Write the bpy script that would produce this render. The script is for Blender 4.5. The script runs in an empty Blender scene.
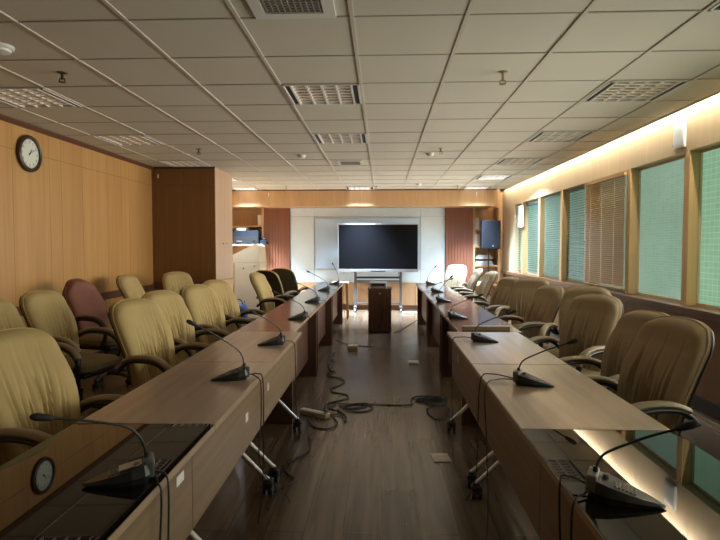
import bpy, bmesh, math, random
from mathutils import Vector, Matrix
random.seed(7)
PI = math.pi
S = bpy.context.scene
COL = S.collection

# ------------------------------------------------------------------ materials
def new_mat(name):
    m = bpy.data.materials.new(name); m.use_nodes = True
    nt = m.node_tree
    return m, nt, nt.nodes['Principled BSDF']

def plain(name, c, rough=.5, metal=0., spec=.5, noise=0., nscale=8., bump=0., bscale=60., emit=None, estr=0., coat=0.):
    m, nt, b = new_mat(name)
    b.inputs['Base Color'].default_value = (*c, 1)
    b.inputs['Roughness'].default_value = rough
    b.inputs['Metallic'].default_value = metal
    b.inputs['Specular IOR Level'].default_value = spec
    b.inputs['Coat Weight'].default_value = coat
    if emit:
        b.inputs['Emission Color'].default_value = (*emit, 1)
        b.inputs['Emission Strength'].default_value = estr
    if noise or bump:
        tc = nt.nodes.new('ShaderNodeTexCoord')
    if noise:
        n = nt.nodes.new('ShaderNodeTexNoise'); n.inputs['Scale'].default_value = nscale; n.inputs['Detail'].default_value = 5
        nt.links.new(tc.outputs['Object'], n.inputs['Vector'])
        r = nt.nodes.new('ShaderNodeValToRGB')
        r.color_ramp.elements[0].position = .3; r.color_ramp.elements[1].position = .7
        r.color_ramp.elements[0].color = (*[max(0, x * (1 - noise)) for x in c], 1)
        r.color_ramp.elements[1].color = (*[min(1, x * (1 + noise)) for x in c], 1)
        nt.links.new(n.outputs['Fac'], r.inputs['Fac']); nt.links.new(r.outputs['Color'], b.inputs['Base Color'])
    if bump:
        n2 = nt.nodes.new('ShaderNodeTexNoise'); n2.inputs['Scale'].default_value = bscale; n2.inputs['Detail'].default_value = 3
        nt.links.new(tc.outputs['Object'], n2.inputs['Vector'])
        bp = nt.nodes.new('ShaderNodeBump'); bp.inputs['Strength'].default_value = bump; bp.inputs['Distance'].default_value = .01
        nt.links.new(n2.outputs['Fac'], bp.inputs['Height']); nt.links.new(bp.outputs['Normal'], b.inputs['Normal'])
    return m

def wood(name, c1, c2, axis='Z', rough=.4, scale=1., spec=.5, coat=0., stripe=0., fine=1.0, bump=.06):
    """grain runs along axis; stripe adds broad veneer bands across the grain"""
    m, nt, b = new_mat(name)
    N, L = nt.nodes.new, nt.links.new
    tc = N('ShaderNodeTexCoord'); mp = N('ShaderNodeMapping')
    a = 'XYZ'.index(axis)
    s = [28. * scale] * 3; s[a] = 1.1 * scale
    mp.inputs['Scale'].default_value = s
    L(tc.outputs['Object'], mp.inputs['Vector'])
    n = N('ShaderNodeTexNoise'); n.inputs['Scale'].default_value = 1.; n.inputs['Detail'].default_value = 8; n.inputs['Roughness'].default_value = .62
    n.inputs['Distortion'].default_value = .35
    L(mp.outputs['Vector'], n.inputs['Vector'])
    mp2 = N('ShaderNodeMapping'); s2 = [3.2 * scale] * 3; s2[a] = .25 * scale; mp2.inputs['Scale'].default_value = s2
    L(tc.outputs['Object'], mp2.inputs['Vector'])
    n2 = N('ShaderNodeTexNoise'); n2.inputs['Scale'].default_value = 1.; n2.inputs['Detail'].default_value = 3
    L(mp2.outputs['Vector'], n2.inputs['Vector'])
    mx = N('ShaderNodeMath'); mx.operation = 'MULTIPLY_ADD'; mx.inputs[1].default_value = .45
    L(n2.outputs['Fac'], mx.inputs[0])
    sc = N('ShaderNodeMath'); sc.operation = 'MULTIPLY'; sc.inputs[1].default_value = .55 * fine
    L(n.outputs['Fac'], sc.inputs[0]); L(sc.outputs[0], mx.inputs[2])
    r = N('ShaderNodeValToRGB')
    r.color_ramp.elements[0].position = .34; r.color_ramp.elements[1].position = .66
    r.color_ramp.elements[0].color = (*c1, 1); r.color_ramp.elements[1].color = (*c2, 1)
    L(mx.outputs[0], r.inputs['Fac']); L(r.outputs['Color'], b.inputs['Base Color'])
    bp = N('ShaderNodeBump'); bp.inputs['Strength'].default_value = bump; bp.inputs['Distance'].default_value = .004
    L(n.outputs['Fac'], bp.inputs['Height']); L(bp.outputs['Normal'], b.inputs['Normal'])
    b.inputs['Roughness'].default_value = rough; b.inputs['Specular IOR Level'].default_value = spec
    b.inputs['Coat Weight'].default_value = coat; b.inputs['Coat Roughness'].default_value = .12
    return m

def floor_mat():
    m, nt, b = new_mat('laminate_floor')
    N, L = nt.nodes.new, nt.links.new
    tc = N('ShaderNodeTexCoord'); mp = N('ShaderNodeMapping'); mp.inputs['Rotation'].default_value = (0, 0, PI / 2)
    L(tc.outputs['Object'], mp.inputs['Vector'])
    br = N('ShaderNodeTexBrick'); br.offset = .37
    br.inputs['Scale'].default_value = 1.; br.inputs['Brick Width'].default_value = 1.3; br.inputs['Row Height'].default_value = .19
    br.inputs['Mortar Size'].default_value = .0022; br.inputs['Mortar Smooth'].default_value = .3; br.inputs['Bias'].default_value = 0
    br.inputs['Color1'].default_value = (.092, .062, .039, 1); br.inputs['Color2'].default_value = (.145, .104, .07, 1)
    br.inputs['Mortar'].default_value = (.05, .035, .025, 1)
    L(mp.outputs['Vector'], br.inputs['Vector'])
    mp2 = N('ShaderNodeMapping'); mp2.inputs['Scale'].default_value = (22, 1.2, 1); L(tc.outputs['Object'], mp2.inputs['Vector'])
    n = N('ShaderNodeTexNoise'); n.inputs['Scale'].default_value = 1; n.inputs['Detail'].default_value = 8; n.inputs['Distortion'].default_value = .6
    L(mp2.outputs['Vector'], n.inputs['Vector'])
    r = N('ShaderNodeValToRGB'); r.color_ramp.elements[0].position = .3; r.color_ramp.elements[1].position = .7
    r.color_ramp.elements[0].color = (.62, .6, .58, 1); r.color_ramp.elements[1].color = (1.25, 1.22, 1.2, 1)
    L(n.outputs['Fac'], r.inputs['Fac'])
    mu = N('ShaderNodeMix'); mu.data_type = 'RGBA'; mu.blend_type = 'MULTIPLY'; mu.inputs['Factor'].default_value = 1
    L(br.outputs['Color'], mu.inputs['A']); L(r.outputs['Color'], mu.inputs['B'])
    L(mu.outputs['Result'], b.inputs['Base Color'])
    n3 = N('ShaderNodeTexNoise'); n3.inputs['Scale'].default_value = 2.2; n3.inputs['Detail'].default_value = 4
    L(tc.outputs['Object'], n3.inputs['Vector'])
    mr = N('ShaderNodeMapRange'); mr.inputs['To Min'].default_value = .17; mr.inputs['To Max'].default_value = .30
    L(n3.outputs['Fac'], mr.inputs['Value']); L(mr.outputs['Result'], b.inputs['Roughness'])
    bp = N('ShaderNodeBump'); bp.inputs['Strength'].default_value = .03; bp.inputs['Distance'].default_value = .003
    b.inputs['Specular IOR Level'].default_value = .75
    L(n.outputs['Fac'], bp.inputs['Height']); L(bp.outputs['Normal'], b.inputs['Normal'])
    return m

def pane_mat(name, base, line, cw, ch, lw, strength, mixv=1.):
    """green daylit window film; the paler lines are the wire lattice in the glass"""
    m, nt, b = new_mat(name)
    N, L = nt.nodes.new, nt.links.new
    tc = N('ShaderNodeTexCoord'); sp = N('ShaderNodeSeparateXYZ'); cb = N('ShaderNodeCombineXYZ')
    L(tc.outputs['Object'], sp.inputs[0]); L(sp.outputs['Y'], cb.inputs['X']); L(sp.outputs['Z'], cb.inputs['Y'])
    br = N('ShaderNodeTexBrick'); br.offset = 0.; br.inputs['Scale'].default_value = 1
    br.inputs['Brick Width'].default_value = cw; br.inputs['Row Height'].default_value = ch
    br.inputs['Mortar Size'].default_value = lw; br.inputs['Mortar Smooth'].default_value = .4
    br.inputs['Color1'].default_value = (*base, 1); br.inputs['Color2'].default_value = (*[x * .9 for x in base], 1)
    br.inputs['Mortar'].default_value = (*line, 1)
    L(cb.outputs[0], br.inputs['Vector'])
    n = N('ShaderNodeTexNoise'); n.inputs['Scale'].default_value = 1.7; n.inputs['Detail'].default_value = 3
    L(tc.outputs['Object'], n.inputs['Vector'])
    mr = N('ShaderNodeMapRange'); mr.inputs['To Min'].default_value = strength * .78; mr.inputs['To Max'].default_value = strength * 1.22
    L(n.outputs['Fac'], mr.inputs['Value'])
    b.inputs['Base Color'].default_value = (.03, .05, .04, 1); b.inputs['Roughness'].default_value = .3
    b.inputs['Specular IOR Level'].default_value = .15
    L(br.outputs['Color'], b.inputs['Emission Color']); L(mr.outputs['Result'], b.inputs['Emission Strength'])
    return m

def black_glass(name, ior):
    m, nt, b = new_mat(name)
    b.inputs['Base Color'].default_value = (.006, .005, .004, 1); b.inputs['Roughness'].default_value = .015
    b.inputs['IOR'].default_value = ior
    return m

M = {}
M['wall_wood'] = wood('honey_veneer', (.40, .205, .066), (.55, .30, .105), 'Z', .38, .7)
M['wall_gap'] = plain('panel_joint', (.12, .06, .025), .7)
M['cab_wood'] = wood('shaded_brown_veneer', (.17, .072, .022), (.24, .108, .034), 'Z', .4, .8)  # brown veneer darkened further: shade on the cabinet front is in the colour
M['rail'] = wood('red_brown_rail', (.10, .04, .022), (.16, .065, .035), 'Y', .4, 1)
M['frieze'] = wood('pale_oak_veneer', (.58, .46, .29), (.69, .56, .37), 'Z', .42, .9)
M['post'] = wood('oak_post', (.60, .39, .175), (.70, .47, .23), 'Z', .4, .9)
M['low_wood'] = wood('brown_lower_panel', (.20, .10, .04), (.27, .14, .058), 'Z', .42, .8)
M['sill'] = wood('dark_sill', (.14, .075, .04), (.20, .105, .06), 'Y', .32, 1)
M['oak'] = wood('orange_oak', (.52, .30, .145), (.65, .40, .205), 'Z', .42, 1)
M['oak_h'] = wood('orange_oak_flat', (.52, .31, .15), (.65, .41, .21), 'X', .42, 1)
M['red_wood'] = wood('red_walnut_slats', (.215, .075, .042), (.30, .11, .062), 'Z', .42, 1)
M['top'] = wood('walnut_table_top', (.18, .115, .082), (.375, .28, .215), 'Y', .32, .8, spec=.8, coat=.35, bump=.008)
M['panel_ply'] = wood('walnut_front_panel', (.125, .078, .042), (.28, .192, .112), 'Y', .45, .7)
M['desk_top'] = wood('dark_desk_top', (.11, .058, .038), (.17, .092, .062), 'Y', .16, .8, spec=.7, coat=.5, bump=.006)
M['desk_end'] = wood('dark_desk_panel', (.062, .026, .014), (.098, .042, .022), 'Z', .4, .9)
M['edge'] = plain('edge_banding', (.34, .24, .16), .4, noise=.1)
M['glass'] = black_glass('polished_black_glass', 1.6)
M['glass_smoked'] = black_glass('smoked_black_glass', 1.36)
M['floor'] = floor_mat()
M['ceil'] = plain('ceiling_tile', (.66, .61, .51), .85, spec=.2, noise=.025, nscale=1.4, bump=.15, bscale=240)
M['tbar'] = plain('ceiling_t_bar', (.60, .54, .45), .6)
M['tbar2'] = plain('ceiling_cross_bar', (.40, .35, .28), .6)
M['white_wall'] = plain('white_panel_wall', (.70, .79, .83), .45, noise=.02)
M['board'] = plain('whiteboard_enamel', (.60, .76, .95), .12)
M['alu'] = plain('brushed_aluminium', (.62, .62, .62), .32, 1., bump=.03)
M['chrome'] = plain('chrome_steel', (.5, .5, .5), .28, 1.)
M['louvre'] = plain('louvre_reflector', (.94, .87, .80), .45, 0.)
M['louvre_metal'] = plain('parabolic_reflector', (.75, .68, .60), .25, .9)
M['white_paint'] = plain('white_enamel', (.74, .72, .68), .4)
M['black_slot'] = plain('air_slot', (.012, .012, .014), .6)
M['lamp_off'] = plain('fluorescent_tube_off', (.82, .80, .76), .3)
M['lamp_on'] = plain('lit_diffuser', (.9, .95, 1.), .4, emit=(.74, .88, 1.), estr=5.)
M['cove'] = plain('cove_tube', (1, .9, .7), .4, emit=(1., .92, .76), estr=90.)
M['black'] = plain('black_plastic', (.012, .012, .013), .42, bump=.05, bscale=180)
M['black_soft'] = plain('black_rubber', (.016, .015, .015), .7)
M['cord'] = plain('black_cord', (.012, .011, .011), .5)
M['mic_black'] = plain('microphone_black', (.014, .015, .015), .38, bump=.04, bscale=220)
M['mic_grey'] = plain('microphone_grey', (.085, .09, .09), .4)
M['mic_silver'] = plain('microphone_silver', (.15, .15, .145), .35)
M['tan'] = plain('tan_fabric_cover', (.435, .32, .142), .82, spec=.2, noise=.07, nscale=5, bump=.07, bscale=420)
M['tan_shaded'] = plain('shaded_tan_fabric_cover', (.33, .25, .155), .82, spec=.2, noise=.07, nscale=5, bump=.07, bscale=420)  # same tan fabric, with the right row's backlit shade put into its colour
M['tan_lit'] = plain('lit_tan_fabric_cover', (.50, .43, .31), .82, spec=.2, noise=.06, nscale=5, bump=.07, bscale=420)  # same tan fabric, paled so its colour carries the far lamps' light
M['tan_pad'] = plain('olive_arm_pad', (.27, .20, .115), .55, noise=.1, nscale=9)
M['maroon'] = plain('maroon_upholstery', (.21, .085, .06), .7, spec=.25, noise=.08, nscale=6, bump=.2, bscale=140)
M['olive_back'] = plain('olive_brown_shell', (.055, .045, .02), .35, noise=.08, nscale=5)
M['seat_brown'] = plain('brown_seat_cover', (.24, .18, .095), .8, spec=.25, noise=.08, nscale=6, bump=.2, bscale=130)
M['screen'] = plain('dark_screen', (.004, .004, .005), .28, spec=.2)
M['bezel'] = plain('silver_bezel', (.50, .51, .52), .3, .8)
M['stand_grey'] = plain('grey_steel', (.16, .17, .18), .35, .6)
M['stand_dark'] = plain('dark_steel', (.03, .032, .035), .4, .4)
M['cream'] = plain('cream_laminate', (.52, .41, .265), .55, noise=.04, nscale=3)
M['navy'] = plain('navy_plastic', (.010, .014, .022), .65, spec=.2)
M['vent_grey'] = plain('vent_grey', (.34, .31, .27), .5)
M['grille_cloth'] = plain('grille_cloth', (.010, .012, .016), .9, spec=.1)
M['blue_bag'] = plain('blue_nylon', (.03, .06, .16), .6, noise=.3, nscale=14)
M['paper'] = plain('white_paper', (.78, .77, .73), .6)
M['paper_blue'] = plain('bluish_paper', (.55, .63, .75), .6)
M['sticker'] = plain('white_sticker', (.72, .70, .64), .5)
M['sticker_pink'] = plain('pale_pink_sticker', (.52, .46, .42), .5)
M['beige'] = plain('beige_plastic', (.62, .54, .40), .4)
M['straw'] = plain('straw_plastic', (.42, .33, .16), .5)
M['floor_metal'] = plain('worn_steel_plate', (.48, .42, .36), .35, .7, noise=.2, nscale=20)
M['blind_wood'] = wood('blind_slat_wood', (.50, .33, .155), (.60, .41, .21), 'Y', .6, 1, spec=.15)
M['blind_tan'] = plain('blind_cord_tan', (.55, .42, .24), .6)
M['green_slat'] = plain('green_blind_slat', (.12, .175, .135), .5, spec=.2)
M['device'] = plain('white_device_shell', (.86, .91, .95), .35)
M['device_blue'] = plain('pale_blue_label', (.72, .84, .92), .4)
M['clock_rim'] = plain('dark_red_brown_rim', (.05, .022, .015), .35)
M['clock_face'] = plain('clock_face_paper', (.66, .68, .60), .5)
M['ink'] = plain('black_ink', (.015, .015, .015), .5)
M['brass'] = plain('sprinkler_brass', (.42, .33, .2), .35, .9)
M['dark_metal'] = plain('dark_sprinkler_metal', (.07, .06, .05), .4, .7)
M['av_silver'] = plain('silver_case', (.46, .47, .48), .35, .6)
M['sil_knob'] = plain('lock_metal', (.6, .6, .6), .3, .9)
M['name_wood'] = wood('name_block_wood', (.15, .105, .06), (.23, .165, .10), 'X', .45, 2)
M['stripe_wood'] = wood('edge_wood', (.38, .22, .10), (.52, .32, .15), 'Z', .45, 2)
M['seam'] = plain('panel_seam_line', (.42, .46, .47), .5)
M['shadow_gap'] = plain('dark_trim', (.045, .022, .014), .5)

PANE = [
    pane_mat('green_lattice_glass', (.17, .30, .19), (.245, .41, .265), .066, .050, .003, 1.14),
    pane_mat('green_film_glass', (.165, .255, .185), (.195, .30, .22), .085, .026, .0025, 1.12),
    pane_mat('green_plain_glass', (.14, .225, .175), (.16, .26, .20), .4, .3, .002, 1.0),
    pane_mat('blue_green_glass', (.18, .33, .30), (.20, .38, .33), .4, .3, .002, 1.15),
]

# ------------------------------------------------------------------ mesh builder
class MB:
    def __init__(s): s.bm = bmesh.new()
    def box(s, x0, x1, y0, y1, z0, z1, bev=0., seg=2):
        b = bmesh.new()
        vs = [b.verts.new((x, y, z)) for x in (x0, x1) for y in (y0, y1) for z in (z0, z1)]
        for f in ((0, 1, 3, 2), (4, 6, 7, 5), (0, 4, 5, 1), (2, 3, 7, 6), (0, 2, 6, 4), (1, 5, 7, 3)):
            b.faces.new([vs[i] for i in f])
        bmesh.ops.recalc_face_normals(b, faces=b.faces)
        if bev:
            bmesh.ops.bevel(b, geom=list(b.edges), offset=bev, segments=seg, affect='EDGES', profile=.5)
        s.merge(b); return s
    def merge(s, b, mat=None):
        if mat is not None: bmesh.ops.transform(b, matrix=mat, verts=b.verts)
        me = bpy.data.meshes.new('tmp'); b.to_mesh(me); b.free()
        s.bm.from_mesh(me); bpy.data.meshes.remove(me)
    def cyl(s, p0, p1, r0, r1=None, n=16):
        p0, p1 = Vector(p0), Vector(p1); r1 = r0 if r1 is None else r1
        d = p1 - p0
        b = bmesh.new()
        bmesh.ops.create_cone(b, cap_ends=True, segments=n, radius1=r0, radius2=r1, depth=d.length)
        q = Vector((0, 0, 1)).rotation_difference(d.normalized()).to_matrix().to_4x4()
        s.merge(b, Matrix.Translation((p0 + p1) / 2) @ q); return s
    def ball(s, c, r, sc=(1, 1, 1), n=14):
        b = bmesh.new(); bmesh.ops.create_uvsphere(b, u_segments=n, v_segments=max(6, n // 2 + 1), radius=r)
        s.merge(b, Matrix.Translation(c) @ Matrix.Diagonal((*sc, 1))); return s
    def tube(s, pts, r, n=8, rx=1., rz=1.):
        """swept tube; r number or list; rx/rz squash it sideways / upward"""
        pts = [Vector(p) for p in pts]
        rs = r if isinstance(r, (list, tuple)) else [r] * len(pts)
        b = s.bm; rings = []
        up = Vector((0, 0, 1))
        for i, p in enumerate(pts):
            t = (pts[min(i + 1, len(pts) - 1)] - pts[max(i - 1, 0)])
            t = t.normalized() if t.length > 1e-9 else up
            a = t.cross(up)
            if a.length < .05: a = t.cross(Vector((0, 1, 0))) if not rings else lasta - t * lasta.dot(t)
            a.normalize()
            if rings and a.dot(lasta) < 0: a = -a
            lasta = a
            c = a.cross(t).normalized()
            rings.append([b.verts.new(p + (a * math.cos(k * 2 * PI / n) * rx + c * math.sin(k * 2 * PI / n) * rz) * rs[i]) for k in range(n)])
        for i in range(len(rings) - 1):
            for k in range(n):
                b.faces.new((rings[i][k], rings[i][(k + 1) % n], rings[i + 1][(k + 1) % n], rings[i + 1][k]))
        b.faces.new(rings[0][::-1]); b.faces.new(rings[-1])
        return s
    def prism(s, poly, a0, a1, axis='Y'):
        b = bmesh.new()
        def P(u, v, w): return {'Y': (u, w, v), 'X': (w, u, v), 'Z': (u, v, w)}[axis]
        A = [b.verts.new(P(u, v, a0)) for u, v in poly]; B = [b.verts.new(P(u, v, a1)) for u, v in poly]
        n = len(poly)
        b.faces.new(A); b.faces.new(B[::-1])
        for i in range(n): b.faces.new((A[i], A[(i + 1) % n], B[(i + 1) % n], B[i]))
        bmesh.ops.recalc_face_normals(b, faces=b.faces)
        s.merge(b); return s
    def lathe(s, prof, c=(0, 0, 0), n=24, mat=None):
        b = bmesh.new(); rings = []
        for r, z in prof:
            rings.append([b.verts.new((r * math.cos(k * 2 * PI / n), r * math.sin(k * 2 * PI / n), z)) for k in range(n)])
        for i in range(len(rings) - 1):
            for k in range(n): b.faces.new((rings[i][k], rings[i][(k + 1) % n], rings[i + 1][(k + 1) % n], rings[i + 1][k]))
        b.faces.new(rings[0][::-1]); b.faces.new(rings[-1])
        bmesh.ops.recalc_face_normals(b, faces=b.faces)
        s.merge(b, Matrix.Translation(c) @ (mat or Matrix.Identity(4))); return s
    def pillow(s, c, h, e=.35, n=18):
        """superellipsoid cushion"""
        b = bmesh.new()
        def pw(v, p): return math.copysign(abs(v) ** p, v)
        m = n // 2; rings = []
        for i in range(1, m):
            ph = -PI / 2 + PI * i / m
            rings.append([b.verts.new((h[0] * pw(math.cos(ph), .6) * pw(math.cos(t), e), h[1] * pw(math.cos(ph), .6) * pw(math.sin(t), e), h[2] * pw(math.sin(ph), .7)))
                          for t in [2 * PI * k / (2 * n) for k in range(2 * n)]])
        for i in range(len(rings) - 1):
            for k in range(2 * n): b.faces.new((rings[i][k], rings[i][(k + 1) % (2 * n)], rings[i + 1][(k + 1) % (2 * n)], rings[i + 1][k]))
        b.faces.new(rings[0][::-1]); b.faces.new(rings[-1])
        bmesh.ops.recalc_face_normals(b, faces=b.faces)
        s.merge(b, Matrix.Translation(c)); return s
    def build(s, name, mat, parent=None, smooth=False, loc=None):
        if smooth:
            for f in s.bm.faces: f.smooth = True
        me = bpy.data.meshes.new(name); s.bm.to_mesh(me); s.bm.free()
        me.materials.append(mat if not isinstance(mat, str) else M[mat])
        if smooth:
            try: me.set_sharp_from_angle(angle=math.radians(38))
            except Exception: pass
        o = bpy.data.objects.new(name, me); COL.objects.link(o)
        if parent is not None: o.parent = parent
        if loc is not None: o.location = loc
        return o

def tag(o, label, cat, group=None):
    o['label'] = label; o['category'] = cat
    if group: o['group'] = group
    return o
def thing(name, label, cat, loc=(0, 0, 0), rz=0., group=None):
    o = bpy.data.objects.new(name, None); o.empty_display_size = .1; COL.objects.link(o)
    o.location = loc; o.rotation_euler = (0, 0, rz)
    return tag(o, label, cat, group)
def struct(o): o['kind'] = 'structure'; return o
def sroot(name):
    o = bpy.data.objects.new(name, None); COL.objects.link(o); return struct(o)
def copy_tree(o, parent=None):
    c = o.copy(); COL.objects.link(c)
    if parent is not None: c.parent = parent
    for ch in list(o.children): copy_tree(ch, c)
    return c
def spline(pts, n=6):
    """Catmull-Rom through pts"""
    P = [Vector(p) for p in pts]; out = []
    for i in range(len(P) - 1):
        a, b, c, d = P[max(i - 1, 0)], P[i], P[i + 1], P[min(i + 2, len(P) - 1)]
        for k in range(n):
            t = k / n
            out.append(.5 * ((2 * b) + (c - a) * t + (2 * a - 5 * b + 4 * c - d) * t * t + (3 * b - a - 3 * c + d) * t ** 3))
    out.append(P[-1]); return out

# ------------------------------------------------------------------ room
XL, XR, YB, YF, ZC = -3.5, 2.72, -1.2, 12.5, 2.6
struct(MB().box(XL - .15, 3.1, YB - .1, YF + .15, -.1, 0).build('floor', 'floor'))

# ceiling of 0.6 m tiles with openings for the recessed fittings
PX, PY = .6, .585
GX0, GY0 = -.76 - 5 * PX, 2.90 - 7 * PY
NX, NY = 11, 22
XE = 2.62                                       # edge along the light cove
fix = {}                                        # (column, row) -> kind
def cell(x, y): return (round((x - GX0) / PX), round((y - GY0) / PY))
for x, y, k in ((-.76, 4.07, 'off'), (-.76, 5.825, 'off'), (-.76, 11.09, 'on'), (-.76, 9.335, 'none'),
                (-3.16, 4.07, 'off'), (-3.16, 5.825, 'off'), (-3.16, 7.58, 'off'), (-3.16, 9.335, 'on'), (-3.16, 11.09, 'on'),
                (1.64, 2.315, 'off'), (1.64, 4.07, 'off'), (1.64, 5.825, 'off'), (1.64, 7.58, 'off'), (1.64, 9.335, 'on'), (1.64, 11.09, 'on')):
    if k != 'none': fix[cell(x, y)] = k
cm, tb, tb2 = MB(), MB(), MB()
for i in range(NX):
    for j in range(NY):
        x0, y0 = GX0 + i * PX, GY0 + j * PY
        x1, y1 = min(x0 + PX, XE), min(y0 + PY, 11.62)
        if x0 >= XE - .01 or y0 > 11.61 or x1 < XL: continue
        x0 = max(x0, XL)
        if (i, j) in fix: continue
        dz = random.uniform(-.0015, .0015)
        cm.box(x0 + .0015, x1 - .0015, y0 + .0015, y1 - .0015, ZC + dz, ZC + .02)
for i in range(1, NX + 1):
    x = GX0 + i * PX
    if XL < x < XE: tb.box(x - .011, x + .011, GY0, 11.6, ZC - .006, ZC + .004)
for j in range(NY):
    y = GY0 + j * PY
    if y < 11.6: tb2.box(XL, XE, y - .006, y + .006, ZC - .004, ZC + .004)
ceil = struct(cm.build('ceiling', 'ceil'))
tb.build('ceiling_rail', 'tbar', ceil); tb2.build('ceiling_cross_rail', 'tbar2', ceil)
struct(MB().box(XL - .15, 3.1, YB - .1, YF + .15, 3.0, 3.1).build('ceiling_slab', 'ceil'))
struct(MB().box(XE - .012, XE, YB, 12.2, ZC - .012, ZC + .03).build('trim_1', 'white_paint'))   # cove edge strip

# left wall: veneer panels with joints, rail, crown
w = MB(); ys = [YB, -.2, .8, 1.8, 2.75, 3.4, 3.95, 4.45, 5.06, 5.64, 5.85, 6.27, 6.84, 7.22, 7.45, 8.2, 9.3, 10.4, 11.5, YF]
for a, b in zip(ys[:-1], ys[1:]):
    for z0, z1 in ((0, .72), (.82, 2.318), (2.322, 2.6)):
        w.box(XL - .02, XL, a + .0015, b - .0015, z0, z1)
lw = struct(w.build('wall_left', 'wall_wood'))
MB().box(XL - .12, XL - .006, YB - .1, YF + .15, 0, 3.0).build('wall_backing', 'wall_gap', lw)
struct(MB().box(XL - .01, XL + .018, YB, 8.2, .725, .815, .004).build('trim_2', 'rail'))
struct(MB().prism([(XL, 2.6), (XL, 2.555), (XL + .012, 2.555), (XL + .04, 2.588), (XL + .04, 2.6)], YB, 8.2).build('trim_3', 'rail'))
struct(MB().box(XL, XL + .015, YB, 8.2, 0, .1, .003).build('baseboard_left', 'shadow_gap'))

# right wall: lower panelling, ledge, posts, windows, frieze under the light cove
GXW = 2.83                                      # glass plane
lo = MB(); y = YB
while y < 12.2:
    lo.box(XR, XR + .2, y + .0015, min(y + .9, 12.5) - .0015, 0, .80); y += .9
struct(lo.build('wall_right', 'low_wood'))
struct(MB().box(XR - .07, GXW + .1, YB, 12.2, .80, .865, .006).build('trim_4', 'sill'))
struct(MB().box(XR - .02, XR, YB, 12.2, 0, .12, .003).build('baseboard_right', 'shadow_gap'))
fr = MB(); y = YB; steps = [.42, .3, .36, .26, .4, .33, .22, .38]; k = 0
while y < 12.2:
    s_ = steps[k % 8]; k += 1
    fr.box(XR, XR + .2, y + .001, min(y + s_, 12.5) - .001, 2.245, 2.76); y += s_
struct(fr.build('trim_5', 'frieze'))
struct(MB().box(XE, XR + .2, YB, 12.2, 2.84, 2.88).box(XE - .02, XE, YB, 12.2, 2.62, 2.84).build('trim_6', 'white_paint'))   # cove lid and back
POST = [-.75, .40, 1.56, 2.71, 3.87, 5.02, 6.17, 7.30, 8.43, 9.60, 10.75]
for n, yp in enumerate(POST):
    struct(MB().box(XR, GXW + .1, yp - .045, yp + .045, .865, 2.245, .003).build('trim_%d' % (n + 10), 'post'))
struct(MB().box(XR, GXW + .1, 11.35, 12.5, .80, 2.245, .003).build('trim_30', 'frieze'))
struct(MB().box(GXW + .03, GXW + .15, YB, 12.5, .8, 2.3).build('wall_right_outside', 'wall_gap'))
bounds = list(zip(POST[:-1], POST[1:])) + [(POST[-1], 11.395)]
bounds = [(YB - .05, POST[0])] + bounds
for n, (a, b) in enumerate(bounds):
    y0, y1 = a + .045, b - .045
    wr = sroot('window_%d' % (n + 1)); wr.location = (GXW, (y0 + y1) / 2, .865)
    hw = (y1 - y0) / 2
    f = MB().box(-.02, .01, -hw, hw, 0, .028).box(-.02, .01, -hw, hw, 1.355, 1.38).box(-.02, .01, -hw, -hw + .008, .028, 1.355).box(-.02, .01, hw - .008, hw, .028, 1.355)
    f.build('window_frame', 'frieze', wr)
    idx = 0 if n <= 5 else 1 if n == 6 else 2
    if n >= 10: idx = 3
    MB().box(0, .006, -hw + .006, hw - .006, .026, 1.357).build('pane', PANE[idx], wr)
# pale band of an outside sign seen through the second window's film
# back and rear walls
bw = MB()
bw.box(XL - .15, 3.1, YF, YF + .15, 0, 3.0)
bwall = struct(bw.build('wall_back', 'oak'))
wp = MB()
for x0, x1 in ((-2.06, -1.52), (-1.52, .86), (.86, 1.40)):
    for z0, z1 in ((.58, .88), (.88, 2.06), (2.06, 2.30)):
        wp.box(x0 + .003, x1 - .003, 12.2, 12.24, z0 + .003, z1 - .003)
pw_ = struct(wp.build('wall_back_panels', 'white_wall'))
MB().box(-2.06, 1.40, 12.22, 12.5, .5, 2.6).build('panel_backing', 'seam', pw_)
wc = MB(); x = -2.06
while x < 1.39:
    wc.box(x + .002, min(x + .173, 1.40) - .002, 12.16, 12.25, .08, .575); x += .173
struct(wc.build('wall_back_wainscot', 'oak'))
struct(MB().box(-2.06, 1.40, 12.14, 12.2, 0, .08).build('baseboard_back', 'rail'))
so = MB(); x = XL
while x < 2.39:
    so.box(x + .001, min(x + .34, 2.40) - .001, 11.6, 11.64, 2.245, 2.6); x += .34
so.box(XL, 2.40, 11.64, 12.5, 2.245, 2.27)
struct(so.build('trim_7', 'oak'))
struct(MB().box(XL, 2.40, 11.592, 11.6, 2.575, 2.6).build('trim_8', 'rail'))
struct(MB().box(XL - .15, 3.1, YB - .1, YB, 0, 3.0).build('wall_front', 'low_wood'))
struct(MB().box(3.0, 3.1, YB, YF, 0, 3.0).build('wall_right_backing', 'wall_gap'))

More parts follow.
